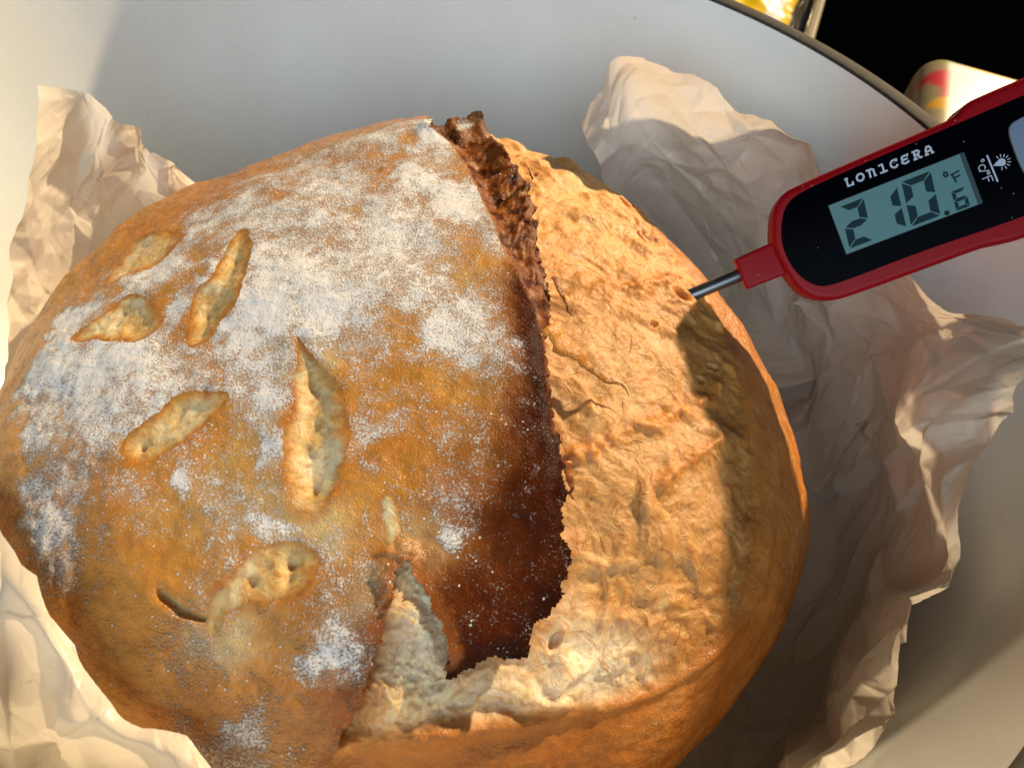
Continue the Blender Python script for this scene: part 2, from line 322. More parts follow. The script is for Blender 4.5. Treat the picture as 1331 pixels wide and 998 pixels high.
# ---- cuts
cutid = np.zeros(X.shape, int); cutd = np.full(X.shape, -1., np.float32)
rngc = np.random.RandomState(12)
for q, (k, pts) in enumerate(CUTS.items()):
    pts = smooth_line(pts, it=2, closed=True); P = np.array(pts)
    bx = (X > P[:, 0].min()-.06) & (X < P[:, 0].max()+.06) & (Y > P[:, 1].min()-.06) & (Y < P[:, 1].max()+.06)
    xs, ys = X[bx], Y[bx]
    d = poly_sdf(xs, ys, pts)+fbm(xs, ys, 24, 4, 31+q)*.009
    wid = d.max(); cx, cy = P.mean(0)
    side = ((xs-cx)*-.7+(ys-cy)*.7)            # upper left lip is lifted
    lip = np.exp(-((d+.010)/.010)**2)*sstep(-.03, .04, side)*.22
    bowl = sstep(-.004, min(.04, wid*.95), d)
    dep = {'h': 1.5, 'g': .4, 'd': 1.0, 'a': .9, 'e': 1.7, 'f': .9}.get(k, 1.3)
    hb = h[bx]; inner = fbm(xs, ys, 18, 3, 41+q)*.55+ridged(xs, ys, 60, 3, 51+q)*.2
    for _ in range({'e': 5, 'f': 5, 'd': 3, 'b': 3, 'c': 3, 'a': 2}.get(k, 0)):
        jx = rngc.randint(len(xs)); tries = 0
        while d[jx] < wid*.45 and tries < 400: jx = rngc.randint(len(xs)); tries += 1
        rr = rngc.uniform(.003, .009); inner = inner-rngc.uniform(.3, .9)*np.exp(-((np.hypot((xs-xs[jx]), (ys-ys[jx])*.7)/rr)**4))
    hb = hb+lip-dep*bowl*(1 if k != 'g' else -.2)+inner*bowl
    h[bx] = hb
    c = cutd[bx]; c2 = np.where(d > 0, d/wid, np.where(c < 0, np.maximum(c, d*10), c)); cutd[bx] = np.where(c > 0, c, c2)
    ci = cutid[bx]; ci[d > 0] = q+1; cutid[bx] = ci
# ---- body height in mm
cs = poly_sdf(X, Y, smooth_line(CRUMB, it=1, closed=True))+fbm(X, Y, 14, 4, 61)*.016
cm = sstep(-.006, .02, cs)                     # 1 on torn crumb
wx = X+fbm(X, Y, 9, 3, 71)*.06; wy = Y+fbm(X, Y, 9, 3, 72)*.06
folds = ridged(wx*.7+wy*.25, wy*1.2-wx*.2, 8, 4, 73)
bw = fbm(X, Y, 22, 3, 78)
fib = ridged(wx*1.0+bw*.02, wy*1.0, 62, 4, 74, .62)
bub = np.abs(fbm(wx, wy, 16, 2, 75))
g = low*1.4+mid*.5
g += cm*(.40*sstep(.3, .7, ridged(wx*1.3, wy*.8, 12, 4, 97, .55))*sstep(-.05, .35, fbm(X, Y, 6, 2, 98))+folds*.6+fib*.18+fin*.2-bub*.7-.6+fbm(X, Y, 7, 2, 79)*1.6+np.maximum(fbm(wx, wy, 13, 2, 83), -.1)*2.2)
g += (1-cm)*(fin*.18+fbm(X, Y, 7, 3, 77)*.7)
dl = seg_dist(X, Y, smooth_line(LIP)); g += 1.0*np.exp(-(dl/.016)**2)*sstep(.35, .1, X+0*Y)*(1+mid)
g += .6*np.exp(-(dl/.012)**2)
dg = seg_dist(X, Y, smooth_line(GROOVE)); g -= .8*np.exp(-(dg/.06)**2)
for q, rd in enumerate(RIDGES):
    d = seg_dist(X+mid*.02, Y+fin*.01, smooth_line(rd)); g += (1.3, 1.1, 1.0)[q]*np.exp(-(d/.012)**2)*(1+fbm(X, Y, 40, 2, 80+q))
dE = np.hypot(X-[0.415, 0.135][0], Y-[0.415, 0.135][1]); g -= 2.2*np.exp(-(dE/.010)**2); g += .9*np.exp(-((dE-.022)/.010)**2)
g -= 2.5*sstep(.01, .12, fsj)                 # tucked below the flap
dgc = seg_dist(X, Y, smooth_line(GAPC)); g += 5.2*np.exp(-(dgc/.055)**2)*sstep(-.68, -.55, Y); g += np.exp(-(dgc/.06)**2)*(ridged(wx, wy, 24, 4, 88)*.9+fib*.5)
# pores in the crumb
rng = np.random.RandomState(5)
pale = sstep(-.03, .04, poly_sdf(X, Y, PALE)+mid*.02)
for k in range(16):
    x0, y0 = rng.uniform(.0, .55), rng.uniform(-.62, .5); r0 = rng.uniform(.004, .013)*(1.6 if rng.rand() < .12 else 1)
    bx = (np.abs(X-x0) < r0*4) & (np.abs(Y-y0) < r0*4)
    if not bx.any(): continue
    a = rng.uniform(0, 3.1); e = rng.uniform(.4, .9)
    xx = (X[bx]-x0)*math.cos(a)+(Y[bx]-y0)*math.sin(a); yy = -(X[bx]-x0)*math.sin(a)+(Y[bx]-y0)*math.cos(a)
    d = np.hypot(xx, yy/e)/r0
    g[bx] += cm[bx]*(-130*r0*np.exp(-d**4)+22*r0*np.exp(-((d-1.25)/.3)**2))
dent = 3.6*np.exp(-(np.hypot(X-[-0.537, 0.048][0], Y-[-0.537, 0.048][1])/.20)**2); h -= dent; g -= dent
body_h, flap_h = g, np.maximum(h, g+1.2)
# ---- colours
def C3(a): return np.array(a, np.float32)
def mixc(c, m, k): return c*(1-m[..., None])+C3(k)*m[..., None]
n1 = fbm(X, Y, 5, 4, 91); n2 = fbm(X, Y, 14, 4, 92); n3 = fbm(X, Y, 45, 4, 93)
fc = np.zeros(X.shape+(3,), np.float32)+C3((.60, .27, .050))
fc = mixc(fc, sstep(-.1, .45, n1)*.75, (.56, .33, .10))
fc = mixc(fc, sstep(.05, .5, -n1+n2*.3)*.45, (.48, .17, .022))
fc = mixc(fc, sstep(.1, .5, n2)*.3, (.38, .13, .022))
fc = mixc(fc, sstep(-.1, -.42, X+n2*.06)*.25, (.44, .16, .02))
crm = np.zeros(X.shape)
for x0, y0, r0 in CREAM: crm = np.maximum(crm, np.exp(-((np.hypot(X-x0, Y-y0)/r0)**2)))
fc = mixc(fc, sstep(.2, .9, crm+n2*.4)*.8, (.66, .50, .24))
dk = seg_dist(X, Y, DARK); dkw = .03+.055*sstep(-.1, -.42, Y)
dkm = np.maximum(sstep(1.6, .5, dk/dkw+n2*.5), sstep(.03, .012, dR+n3*.02)*sstep(.25, -.1, Y))
fc = mixc(fc, sstep(2.6, .9, dk/dkw+n2*.5)*.75, (.24, .055, .009))
fc = mixc(fc, dkm*.95, (.072, .0125, .003))
fc = mixc(fc, sstep(.045, .008, dR+n3*.014)*.88, (.026, .0048, .0018))
fc = mixc(fc, sstep(0, .008, ear)*.95, (.21, .058, .010))
fc = mixc(fc, sstep(0, .008, ear)*sstep(-.1, .35, n3+n2*.6)*.9, (.045, .009, .003))
fc = mixc(fc, sstep(0, .008, ear)*sstep(.15, .5, -n3)*.6, (.42, .18, .045))
fc = mixc(fc, sstep(.02, .006, dL+n3*.01)*.7, (.34, .10, .014))
cd = cutd
rimm = sstep(-.13, -.02, cd)*sstep(.26, .04, cd)*(.6+.4*sstep(-.2, .3, n2))
fc = mixc(fc, rimm*(.45+.5*sstep(-.3, .3, n1*2)), (.52, .18, .02))
inm = sstep(.0, .50, cd+n3*.22+n2*.15)
fc = mixc(fc, inm*.9, (.70, .50, .22))
fc = mixc(fc, inm*sstep(-.1, .4, n2+n3*.5)*.8, (.78, .70, .48))
fc = mixc(fc, inm*sstep(.1, .5, n1-n3*.5)*.7, (.62, .36, .09))
# flour density
fl = np.full(X.shape, -.02); XW = X+.045*n2+.018*n3+.03*fbm(X, Y, 9, 3, 94); YW = Y+.045*fbm(X, Y, 13, 4, 95)+.018*fbm(X, Y, 44, 3, 96)
for x0, y0, r0, a in FLOUR:
    wob = 1+.35*n2
    d = np.hypot(XW-x0, YW-y0)/(r0*1.12*wob); fl = np.maximum(fl, a*np.exp(-.8*d**2.2))
fl = fl*1.12+.06+.16*n1+.20*n2+.10*n3
fl = fl*(1-.93*sstep(-.02, .06, cd))*(1-.85*np.clip(dkm, 0, 1))*(1-sstep(0, .006, ear)*.97)
for k in ('g',):
    pts = CUTS[k]; P = np.mean(pts, 0); fl = np.maximum(fl, .30*np.exp(-(np.hypot(X-P[0], Y-P[1])/.03)**2))
fl = fl*sstep(1.05, .8, S)
# body colours
bc = np.zeros(X.shape+(3,), np.float32)+C3((.55, .215, .045))
bc = mixc(bc, sstep(-.1, .5, n2)*.6, (.62, .30, .09))
bc = mixc(bc, sstep(.0, .5, -n1)*.7, (.36, .11, .018))
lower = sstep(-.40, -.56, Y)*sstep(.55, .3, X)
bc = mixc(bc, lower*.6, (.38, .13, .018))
cc = np.zeros(X.shape+(3,), np.float32)+C3((.72, .37, .10))
cc = mixc(cc, sstep(.0, .5, folds*.5+n2*.5)*.65, (.64, .29, .06))
cc = mixc(cc, sstep(.05, .4, Y)*.6, (.80, .47, .155))
cc = mixc(cc, sstep(.0, .6, -n2-folds*.3)*.5, (.74, .60, .38))
cc = mixc(cc, sstep(.25, .45, X+n2*.08)*.55, (.66, .31, .07))
cc = mixc(cc, sstep(.15, .6, n3+.3*n2)*.25, (.60, .30, .08))
vein = ridged(wx*1.3, wy*.8, 12, 4, 97, .55)
cc = mixc(cc, sstep(.25, .65, vein)*.8*sstep(-.15, .3, fbm(X, Y, 6, 2, 98)), (.58, .25, .045))
cc = mixc(cc, sstep(.15, -.15, Y+n1*.1)*.5, (.56, .33, .13))  # self-shade of the middle and lower crumb painted in as darker tan
cc = mixc(cc, sstep(.1, .4, n2-vein*.3)*.45, (.80, .60, .34))
cc = mixc(cc, pale*.92, (.86, .76, .57))
cc = mixc(cc, pale*sstep(.0, .4, n2)*.75, (.80, .58, .28))
for q, rd in enumerate(RIDGES):
    d = seg_dist(X+mid*.02, Y+fin*.01, smooth_line(rd)); cc = mixc(cc, np.exp(-(d/.016)**2)*.8, (.62, .26, .05))
cc = mixc(cc, np.exp(-((dE-.014)/.018)**2)*.6, (.55, .22, .04))
cc = mixc(cc, sstep(.02, .0, np.abs(cs))*.6, (.60, .26, .05))
cc = mixc(cc, np.exp(-(dg/.06)**2)*.65, (.48, .21, .05))
cc = mixc(cc, sstep(.55, .75, Y)*.4, (.66, .42, .16))
bc = bc*(1-cm[..., None])+cc*cm[..., None]

loaf = empty('bread_loaf', (0, 0, 0)); tag(loaf, 'round crusty bread loaf dusted with white flour, torn open along its right side', 'bread')
def faces_from(maskq):
    ny, nx = X.shape; I = np.arange(ny*nx).reshape(ny, nx)
    q = np.stack([I[:-1, :-1], I[:-1, 1:], I[1:, 1:], I[1:, :-1]], -1)[maskq]
    return q
def quadmask(m): return m[:-1, :-1] & m[:-1, 1:] & m[1:, 1:] & m[1:, :-1]
def compact(pos, q, attrs):
    u, inv = np.unique(q.ravel(), return_inverse=True)
    return pos.reshape(-1, 3)[u], inv.reshape(-1, 4), {k: (a.reshape(-1, 3)[u] if a.ndim == 3 else a.ravel()[u]) for k, a in attrs.items()}, u
live = quadmask(S < 1.36)
PF = B+NR*flap_h[..., None]*.001*sstep(1.36, 1.0, S)[..., None]
PB = B+NR*body_h[..., None]*.001*sstep(1.36, 1.0, S)[..., None]
flq = quadmask(flap) & live
# body
bodyq = live & quadmask(fsj < .10)
crq = quadmask(cs > 0) & bodyq
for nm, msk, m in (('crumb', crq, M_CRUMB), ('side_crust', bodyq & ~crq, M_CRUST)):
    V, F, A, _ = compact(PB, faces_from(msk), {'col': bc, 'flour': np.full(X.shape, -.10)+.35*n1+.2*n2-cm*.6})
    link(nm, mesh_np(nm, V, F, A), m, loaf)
# flap and its cuts
cq = cutid[:-1, :-1]*flq
DENT = 0
earq = (ear[:-1, :-1] > .002) & flq & (cq == 0)
def flap_part(nm, msk, m):
    V, F, A, _ = compact(PF, faces_from(msk), {'col': fc, 'flour': fl}); return link(nm, mesh_np(nm, V, F, A), m, loaf)
top = flap_part('top_crust', flq & (cq == 0) & ~earq, M_CRUST)
flap_part('torn_ear', earq, M_CRUMB if False else M_CRUST)
for q in range(len(CUTS)):
    if (cq == q+1).any(): flap_part('score_cut', cq == q+1, M_CRUMB)
# thick torn rim hanging under the flap edge
q = faces_from(flq); E = np.concatenate([q[:, [0, 1]], q[:, [1, 2]], q[:, [2, 3]], q[:, [3, 0]]])
key = np.sort(E, 1); k1 = key[:, 0].astype(np.int64)*X.size+key[:, 1]
uq, idx, cnt = np.unique(k1, return_index=True, return_counts=True)
be = E[idx[cnt == 1]]
be = be[(S.ravel()[be].max(1) < 1.2)]
Sd = np.stack([np.gradient(fs, axis=1)/np.gradient(X, axis=1), np.gradient(fs, axis=0)/np.gradient(Y, axis=0)], -1)
inw = du*Sd[..., :1]+dv*Sd[..., 1:]; inw /= np.linalg.norm(inw, axis=-1, keepdims=True)+1e-9
u, inv = np.unique(be.ravel(), return_inverse=True); ev = inv.reshape(-1, 2); nb = len(u)
base = PF.reshape(-1, 3)[u]; nn = NR.reshape(-1, 3)[u]; ii = inw.reshape(-1, 3)[u]
gap = (flap_h-body_h).ravel()[u]*.001
rings = [base]; xx, yy = X.ravel()[u], Y.ravel()[u]
for k in range(1, 7):
    f = k/6
    rings.append(base-nn*(gap*f*1.05)[:, None]+ii*((.0030*f**1.5)+.0006*perlin(xx*120, yy*120+k*.7, 7+k))[:, None]+nn*(.0005*perlin(xx*150+k, yy*150, 17+k))[:, None])
V = np.concatenate(rings); F = []
for k in range(6):
    F.append(np.stack([ev[:, 1]+k*nb, ev[:, 0]+k*nb, ev[:, 0]+(k+1)*nb, ev[:, 1]+(k+1)*nb], 1))
F = np.concatenate(F)
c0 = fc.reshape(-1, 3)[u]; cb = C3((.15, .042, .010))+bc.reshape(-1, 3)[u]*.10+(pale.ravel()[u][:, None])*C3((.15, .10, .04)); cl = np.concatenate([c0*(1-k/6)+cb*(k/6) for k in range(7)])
link('torn_rim', mesh_np('torn_rim', V, F, {'col': cl, 'flour': np.full(len(V), -.5)}), M_CRUST, loaf)
# torn strands at the flap edge
def surf_pt(px, py, off):
    P = dome(np.array([px, px+.001, px]), np.array([py, py, py+.001])); n = np.cross(P[1]-P[0], P[2]-P[0]); n /= np.linalg.norm(n)
    return P[0]+n*off*.001, n
def strand(pts, wid, colr, nm='torn_strand'):
    # pts: (px, py, offset mm); flattened tapering tongue of crust
    C = np.array([surf_pt(*p)[0] for p in pts]); n = surf_pt(*pts[0])[1]
    t = np.linspace(0, len(C)-1.001, 26); i = t.astype(int); f = (t-i)[:, None]; Q = C[i]*(1-f)+C[np.minimum(i+1, len(C)-1)]*f
    for _ in range(3): Q[1:-1] = (Q[:-2]+2*Q[1:-1]+Q[2:])/4
    T = np.gradient(Q, axis=0); T /= np.linalg.norm(T, axis=1, keepdims=True); Bn = np.cross(T, n); V = []
    rng = np.random.RandomState(len(pts)+3)
    for j in range(26):
        r = wid*(1-(j/25)**.8)+.00012; r *= 1+.25*rng.randn()*.5
        for a in range(10):
            th = 2*np.pi*a/10; V.append(Q[j]+Bn[j]*r*math.cos(th)+n*r*.22*math.sin(th)+Bn[j]*wid*.35*math.sin(j*.55+len(pts))*(j/25)+n*wid*.15*math.sin(j*.9))
    V = np.array(V); F = [(j*10+a, j*10+(a+1) % 10, (j+1)*10+(a+1) % 10, (j+1)*10+a) for j in range(25) for a in range(10)]
    cl = np.zeros((len(V), 3))+np.array(colr); k = np.repeat(np.arange(26)/25, 10)[:, None]; cl = cl*(1-k*.75)
    link(nm, mesh_np(nm, V, np.array(F), {'col': cl, 'flour': np.full(len(V), -.5)}), M_CRUST, loaf)
for pts, wd, cl in [[[[0.17, -0.08, 6], [0.195, -0.1, 5.5], [0.228, -0.113, 4], [0.255, -0.117, 3], [0.288, -0.13, 2]], 0.003, [0.7, 0.27, 0.035]], [[[0.175, 0.002, 7], [0.185, -0.025, 6.5], [0.195, -0.035, 5], [0.2, -0.042, 4]], 0.0008, [0.35, 0.1, 0.02]], [[[0.117, 0.21, 9], [0.11, 0.205, 11], [0.103, 0.203, 12.5]], 0.0011, [0.1, 0.02, 0.01]], [[[0.21, -0.255, 7], [0.22, -0.277, 6], [0.225, -0.292, 5]], 0.001, [0.45, 0.13, 0.02]]]: strand(pts, wd, cl)

# fine torn threads lying on the crumb
rng = np.random.RandomState(77); FV, FF, FC_ = [], [], []; PBf = PB
csr = cs; nf = 0
def grid_ix(px, py): return np.clip(np.searchsorted(gx, px), 1, len(gx)-2), np.clip(np.searchsorted(gy, py), 1, len(gy)-2)
while nf < 420:
    px, py = rng.uniform(-.05, .62), rng.uniform(-.62, .62); jx, jy = grid_ix(px, py)
    if cs[jy, jx] < .004 or fsj[jy, jx] > -.004: continue
    a = 1.2+1.8*float(n1[grid_ix(px, py)[::-1]])*2+rng.randn()*.35; L = rng.uniform(.015, .075); nseg = 9; cur = rng.randn()*1.8; pts = []; lift = rng.uniform(.0, .12); nrm = []
    for k in range(nseg+1):
        jx, jy = grid_ix(px, py); t = k/nseg
        pts.append(PBf[jy, jx]+NR[jy, jx]*.001*(lift*math.sin(math.pi*min(1, t*1.1))+.02)); nrm.append(NR[jy, jx])
        a += cur/nseg+rng.randn()*.12; px += math.cos(a)*L/nseg; py += math.sin(a)*L/nseg
    if cs[jy, jx] < 0 or fsj[jy, jx] > 0: continue
    pts = np.array(pts); pts[1:-1] = (pts[:-2]+pts[1:-1]*2+pts[2:])/4; T = np.gradient(pts, axis=0); T /= np.linalg.norm(T, axis=1, keepdims=True)+1e-9; Bn = np.cross(T, np.array(nrm)); r0 = rng.uniform(.00003, .000085)
    base_i = len(FV)*0+nf*(nseg+1)*3; c = bc[jy, jx]*rng.uniform(.85, 1.2)
    if rng.rand() < .15: c = np.array((.66, .36, .10))
    for k in range(nseg+1):
        r = r0*(1-(2*k/nseg-1)**4*.8)
        for m_ in range(3):
            th_ = 2.094*m_; FV.append(pts[k]+Bn[k]*r*math.cos(th_)+nrm[k]*r*math.sin(th_)); FC_.append(c)
    for k in range(nseg):
        for m_ in range(3): FF.append((base_i+k*3+m_, base_i+k*3+(m_+1) % 3, base_i+(k+1)*3+(m_+1) % 3, base_i+(k+1)*3+m_))
    nf += 1
fo = link('crumb_threads', mesh_np('crumb_threads', np.array(FV), np.array(FF), {'col': np.array(FC_)}), M_CRUMB, loaf); fo['kind'] = 'stuff'

# ------------------------------------------------------------------ parchment
PAPER = [[[[[-0.0933, -0.0299, 0.002], [-0.0997, -0.032, 0.016], [-0.1061, -0.034, 0.03], [-0.101, -0.0292, 0.045], [-0.0996, -0.0191, 0.058], [-0.097, -0.0117, 0.075], [-0.0945, -0.0005, 0.09], [-0.0973, 0.0108, 0.098]], [[-0.0952, -0.0234, 0.002], [-0.0996, -0.0244, 0.011], [-0.1039, -0.0255, 0.02], [-0.1022, -0.0174, 0.035], [-0.1019, -0.0089, 0.048], [-0.096, -0.0016, 0.07], [-0.0935, 0.0132, 0.085], [-0.0904, 0.0188, 0.095]], [[-0.0976, -0.0085, 0.002], [-0.1002, -0.0087, 0.0085], [-0.1027, -0.0089, 0.015], [-0.1023, -0.0013, 0.028], [-0.1027, 0.0098, 0.04], [-0.0959, 0.0117, 0.06], [-0.0906, 0.0172, 0.075], [-0.0837, 0.0172, 0.09]], [[-0.0963, 0.0108, 0.002], [-0.0963, 0.0108, 0.006], [-0.0963, 0.0108, 0.01], [-0.097, 0.0167, 0.022], [-0.0965, 0.0208, 0.035], [-0.0938, 0.0229, 0.052], [-0.09, 0.0282, 0.068], [-0.0873, 0.0279, 0.08]], [[-0.0834, 0.0341, 0.002], [-0.0834, 0.0341, 0.0035], [-0.0834, 0.0341, 0.005], [-0.0861, 0.0399, 0.014], [-0.0871, 0.042, 0.026], [-0.0859, 0.0391, 0.04], [-0.0829, 0.0342, 0.056], [-0.0837, 0.034, 0.066]], [[-0.0692, 0.048, 0.002], [-0.0692, 0.048, 0.0025], [-0.0692, 0.048, 0.003], [-0.0725, 0.0522, 0.01], [-0.0756, 0.055, 0.018], [-0.0775, 0.0524, 0.03], [-0.0772, 0.0472, 0.042], [-0.0803, 0.0457, 0.05]]], 1.0], [[[[0.0519, 0.0831, 0.002], [0.0563, 0.0901, 0.006], [0.0607, 0.0971, 0.01], [0.055, 0.1029, 0.02], [0.0492, 0.0939, 0.04], [0.0425, 0.0862, 0.06], [0.036, 0.0734, 0.078]], [[0.0567, 0.08, 0.002], [0.0626, 0.0884, 0.006], [0.0686, 0.0968, 0.01], [0.0624, 0.1024, 0.022], [0.0543, 0.098, 0.045], [0.0465, 0.0857, 0.07], [0.0418, 0.0771, 0.088]], [[0.063, 0.0751, 0.002], [0.0714, 0.085, 0.006], [0.0797, 0.095, 0.01], [0.071, 0.1009, 0.025], [0.0606, 0.0948, 0.055], [0.0511, 0.0893, 0.08], [0.0447, 0.0788, 0.098]], [[0.0706, 0.068, 0.002], [0.0814, 0.0785, 0.006], [0.0923, 0.0889, 0.01], [0.0842, 0.0933, 0.03], [0.0745, 0.0942, 0.055], [0.0654, 0.0844, 0.08], [0.0611, 0.0742, 0.098]], [[0.0808, 0.0554, 0.002], [0.095, 0.0652, 0.0073], [0.1092, 0.0749, 0.0125], [0.1016, 0.0842, 0.03], [0.0922, 0.0854, 0.055], [0.085, 0.0805, 0.075], [0.0815, 0.0759, 0.09]], [[0.09, 0.0388, 0.002], [0.1064, 0.0459, 0.0098], [0.1229, 0.053, 0.0175], [0.1171, 0.0699, 0.031], [0.1114, 0.0798, 0.05], [0.1049, 0.0809, 0.07], [0.1004, 0.0728, 0.085]], [[0.0941, 0.0273, 0.002], [0.1117, 0.0324, 0.013], [0.1294, 0.0376, 0.024], [0.1277, 0.0492, 0.0345], [0.1247, 0.0614, 0.051], [0.1223, 0.0707, 0.0625], [0.1176, 0.0713, 0.072]]], 0.9], [[[[0.0871, 0.045, 0.002], [0.1028, 0.0532, 0.009], [0.1186, 0.0613, 0.016], [0.12, 0.0595, 0.03], [0.12, 0.0552, 0.045], [0.1213, 0.048, 0.06], [0.1211, 0.0391, 0.075]], [[0.0947, 0.0252, 0.002], [0.1112, 0.0296, 0.0065], [0.1277, 0.034, 0.011], [0.1316, 0.0333, 0.0295], [0.1354, 0.0302, 0.047], [0.1347, 0.0172, 0.07], [0.1316, 0.0038, 0.088]], [[0.0978, 0.007, 0.002], [0.1142, 0.0081, 0.0057], [0.1306, 0.0093, 0.0095], [0.1352, 0.0099, 0.0275], [0.1384, 0.0101, 0.0475], [0.1289, -0.0094, 0.082], [0.1287, -0.0261, 0.108]], [[0.0978, -0.0059, 0.002], [0.1139, -0.0069, 0.0053], [0.13, -0.0079, 0.0085], [0.1346, -0.0049, 0.0235], [0.1384, -0.0042, 0.044], [0.124, -0.024, 0.078], [0.126, -0.0374, 0.102]], [[0.0963, -0.0183, 0.002], [0.1122, -0.0213, 0.005], [0.1281, -0.0243, 0.008], [0.1327, -0.0239, 0.0235], [0.136, -0.0224, 0.0415], [0.1266, -0.0343, 0.07], [0.125, -0.0446, 0.09]], [[0.0939, -0.0281, 0.002], [0.1091, -0.0326, 0.0047], [0.1243, -0.0372, 0.0075], [0.1293, -0.0368, 0.019], [0.1325, -0.0359, 0.037], [0.1236, -0.0477, 0.064], [0.1197, -0.0563, 0.084]], [[0.0906, -0.0375, 0.002], [0.1051, -0.0435, 0.0045], [0.1196, -0.0495, 0.007], [0.1244, -0.0508, 0.018], [0.1262, -0.0518, 0.0315], [0.1218, -0.0579, 0.055], [0.1177, -0.0663, 0.079]], [[0.0853, -0.0482, 0.002], [0.099, -0.0559, 0.0045], [0.1127, -0.0636, 0.007], [0.1171, -0.0625, 0.012], [0.1188, -0.065, 0.026], [0.1135, -0.0723, 0.054], [0.1103, -0.0788, 0.076]], [[0.0777, -0.0597, 0.002], [0.0904, -0.0694, 0.0047], [0.103, -0.0791, 0.0075], [0.1074, -0.0777, 0.012], [0.1097, -0.0791, 0.025], [0.1069, -0.0834, 0.05], [0.1079, -0.0873, 0.066]], [[0.069, -0.0696, 0.002], [0.0811, -0.0817, 0.0065], [0.0932, -0.0939, 0.011], [0.0969, -0.0927, 0.0165], [0.0988, -0.0938, 0.0305], [0.0987, -0.0966, 0.05], [0.0992, -0.1014, 0.0645]], [[0.0579, -0.079, 0.002], [0.0689, -0.094, 0.013], [0.0799, -0.109, 0.024], [0.0813, -0.1104, 0.0355], [0.0828, -0.112, 0.049], [0.0858, -0.112, 0.06], [0.0854, -0.115, 0.073]]], 1.0], [[[[-0.0986, -0.1015, 0.0622], [-0.1078, -0.0849, 0.0487], [-0.0993, -0.0736, 0.0547], [-0.0908, -0.0719, 0.0637], [-0.0908, -0.0653, 0.0627]], [[-0.0801, -0.1152, 0.0551], [-0.0798, -0.1012, 0.0556], [-0.0733, -0.0885, 0.0646], [-0.0698, -0.0849, 0.0706], [-0.0714, -0.0782, 0.0696]], [[-0.0695, -0.1169, 0.044], [-0.0603, -0.1087, 0.062], [-0.0547, -0.1001, 0.074], [-0.0543, -0.095, 0.077], [-0.0566, -0.0882, 0.076]], [[-0.0547, -0.1229, 0.0463], [-0.0467, -0.116, 0.0643], [-0.0452, -0.1076, 0.0703], [-0.0407, -0.1048, 0.0793], [-0.0418, -0.0989, 0.0783]], [[-0.0485, -0.1243, 0.0458], [-0.0401, -0.119, 0.0638], [-0.0361, -0.1131, 0.0728], [-0.0329, -0.1103, 0.0788], [-0.0333, -0.1057, 0.0778]], [[-0.0448, -0.125, 0.0449], [-0.0354, -0.1217, 0.0629], [-0.0289, -0.1183, 0.0749], [-0.0269, -0.1151, 0.0779], [-0.0266, -0.111, 0.0769]], [[-0.0367, -0.1294, 0.0439], [-0.0285, -0.1253, 0.0619], [-0.0253, -0.1205, 0.0679], [-0.0212, -0.1184, 0.0769], [-0.0212, -0.1144, 0.0759]], [[-0.0282, -0.135, 0.0446], [-0.0205, -0.1285, 0.0626], [-0.0162, -0.122, 0.0716], [-0.0144, -0.1193, 0.0776], [-0.0149, -0.1153, 0.0766]], [[-0.0178, -0.138, 0.048], [-0.0135, -0.1306, 0.0625], [-0.01, -0.1237, 0.0745], [-0.0095, -0.1204, 0.0775], [-0.0103, -0.1164, 0.0765]], [[-0.0078, -0.1412, 0.0616], [-0.0079, -0.1335, 0.0606], [-0.0061, -0.1259, 0.0666], [-0.0041, -0.1236, 0.0756], [-0.0047, -0.12, 0.0746]], [[0.001, -0.1438, 0.0757], [-0.0024, -0.1374, 0.0562], [0.0003, -0.1308, 0.0652], [0.0016, -0.1284, 0.0712], [0.0015, -0.1253, 0.0702]]], 0.5]]
def catmull(G, nu, nv):
    G = np.array(G)
    def interp(A, n):
        m = A.shape[0]; t = np.linspace(0, m-1, n); i = np.clip(t.astype(int), 0, m-2); f = (t-i).reshape(-1, *([1]*(A.ndim-1)))
        a = A[np.clip(i-1, 0, m-1)]; b = A[i]; c = A[i+1]; d = A[np.clip(i+2, 0, m-1)]
        return .5*((2*b)+(-a+c)*f+(2*a-5*b+4*c-d)*f*f+(-a+3*b-3*c+d)*f**3)
    A = interp(G, nu); return np.swapaxes(interp(np.swapaxes(A, 0, 1), nv), 0, 1)
def facet(x, y, f, seed):
    """height linear on the triangles of a jittered lattice: crumpled paper facets"""
    rng = np.random.RandomState(seed); J = rng.rand(64, 64, 2)*.84-.42; Hh = rng.rand(64, 64)*2-1; out = np.zeros(x.shape); done = np.zeros(x.shape, bool)
    x = x*f; y = y*f; xi = np.floor(x).astype(int); yi = np.floor(y).astype(int)
    def P(i, j): a = i & 63; b = j & 63; return i+J[a, b, 0], j+J[a, b, 1], Hh[a, b]
    for oi in (-1, 0, 1):
        for oj in (-1, 0, 1):
            i = xi+oi; j = yi+oj
            q = [P(i, j), P(i+1, j), P(i+1, j+1), P(i, j+1)]
            flip = ((i*7+j*13) % 3 == 0)
            for tri in ((0, 1, 2), (0, 2, 3), (0, 1, 3), (1, 2, 3)):
                use = flip if tri in ((0, 1, 3), (1, 2, 3)) else ~flip
                (ax, ay, ah), (bx, by, bh), (cx, cy, ch) = (q[k] for k in tri)
                den = (by-cy)*(ax-cx)+(cx-bx)*(ay-cy); den = np.where(abs(den) < 1e-9, 1e-9, den)
                l1 = ((by-cy)*(x-cx)+(cx-bx)*(y-cy))/den; l2 = ((cy-ay)*(x-cx)+(ax-cx)*(y-cy))/den; l3 = 1-l1-l2
                ins = use & (l1 >= -1e-6) & (l2 >= -1e-6) & (l3 >= -1e-6) & ~done
                out[ins] = (l1*ah+l2*bh+l3*ch)[ins]; done |= ins
    return out
def wallr(z): 
    z = np.maximum(z, 0); return np.where(z < .02, .117+np.sqrt(np.maximum(.02**2-(.02-z)**2, 0)), .137+.013*(z-.02)/.078)
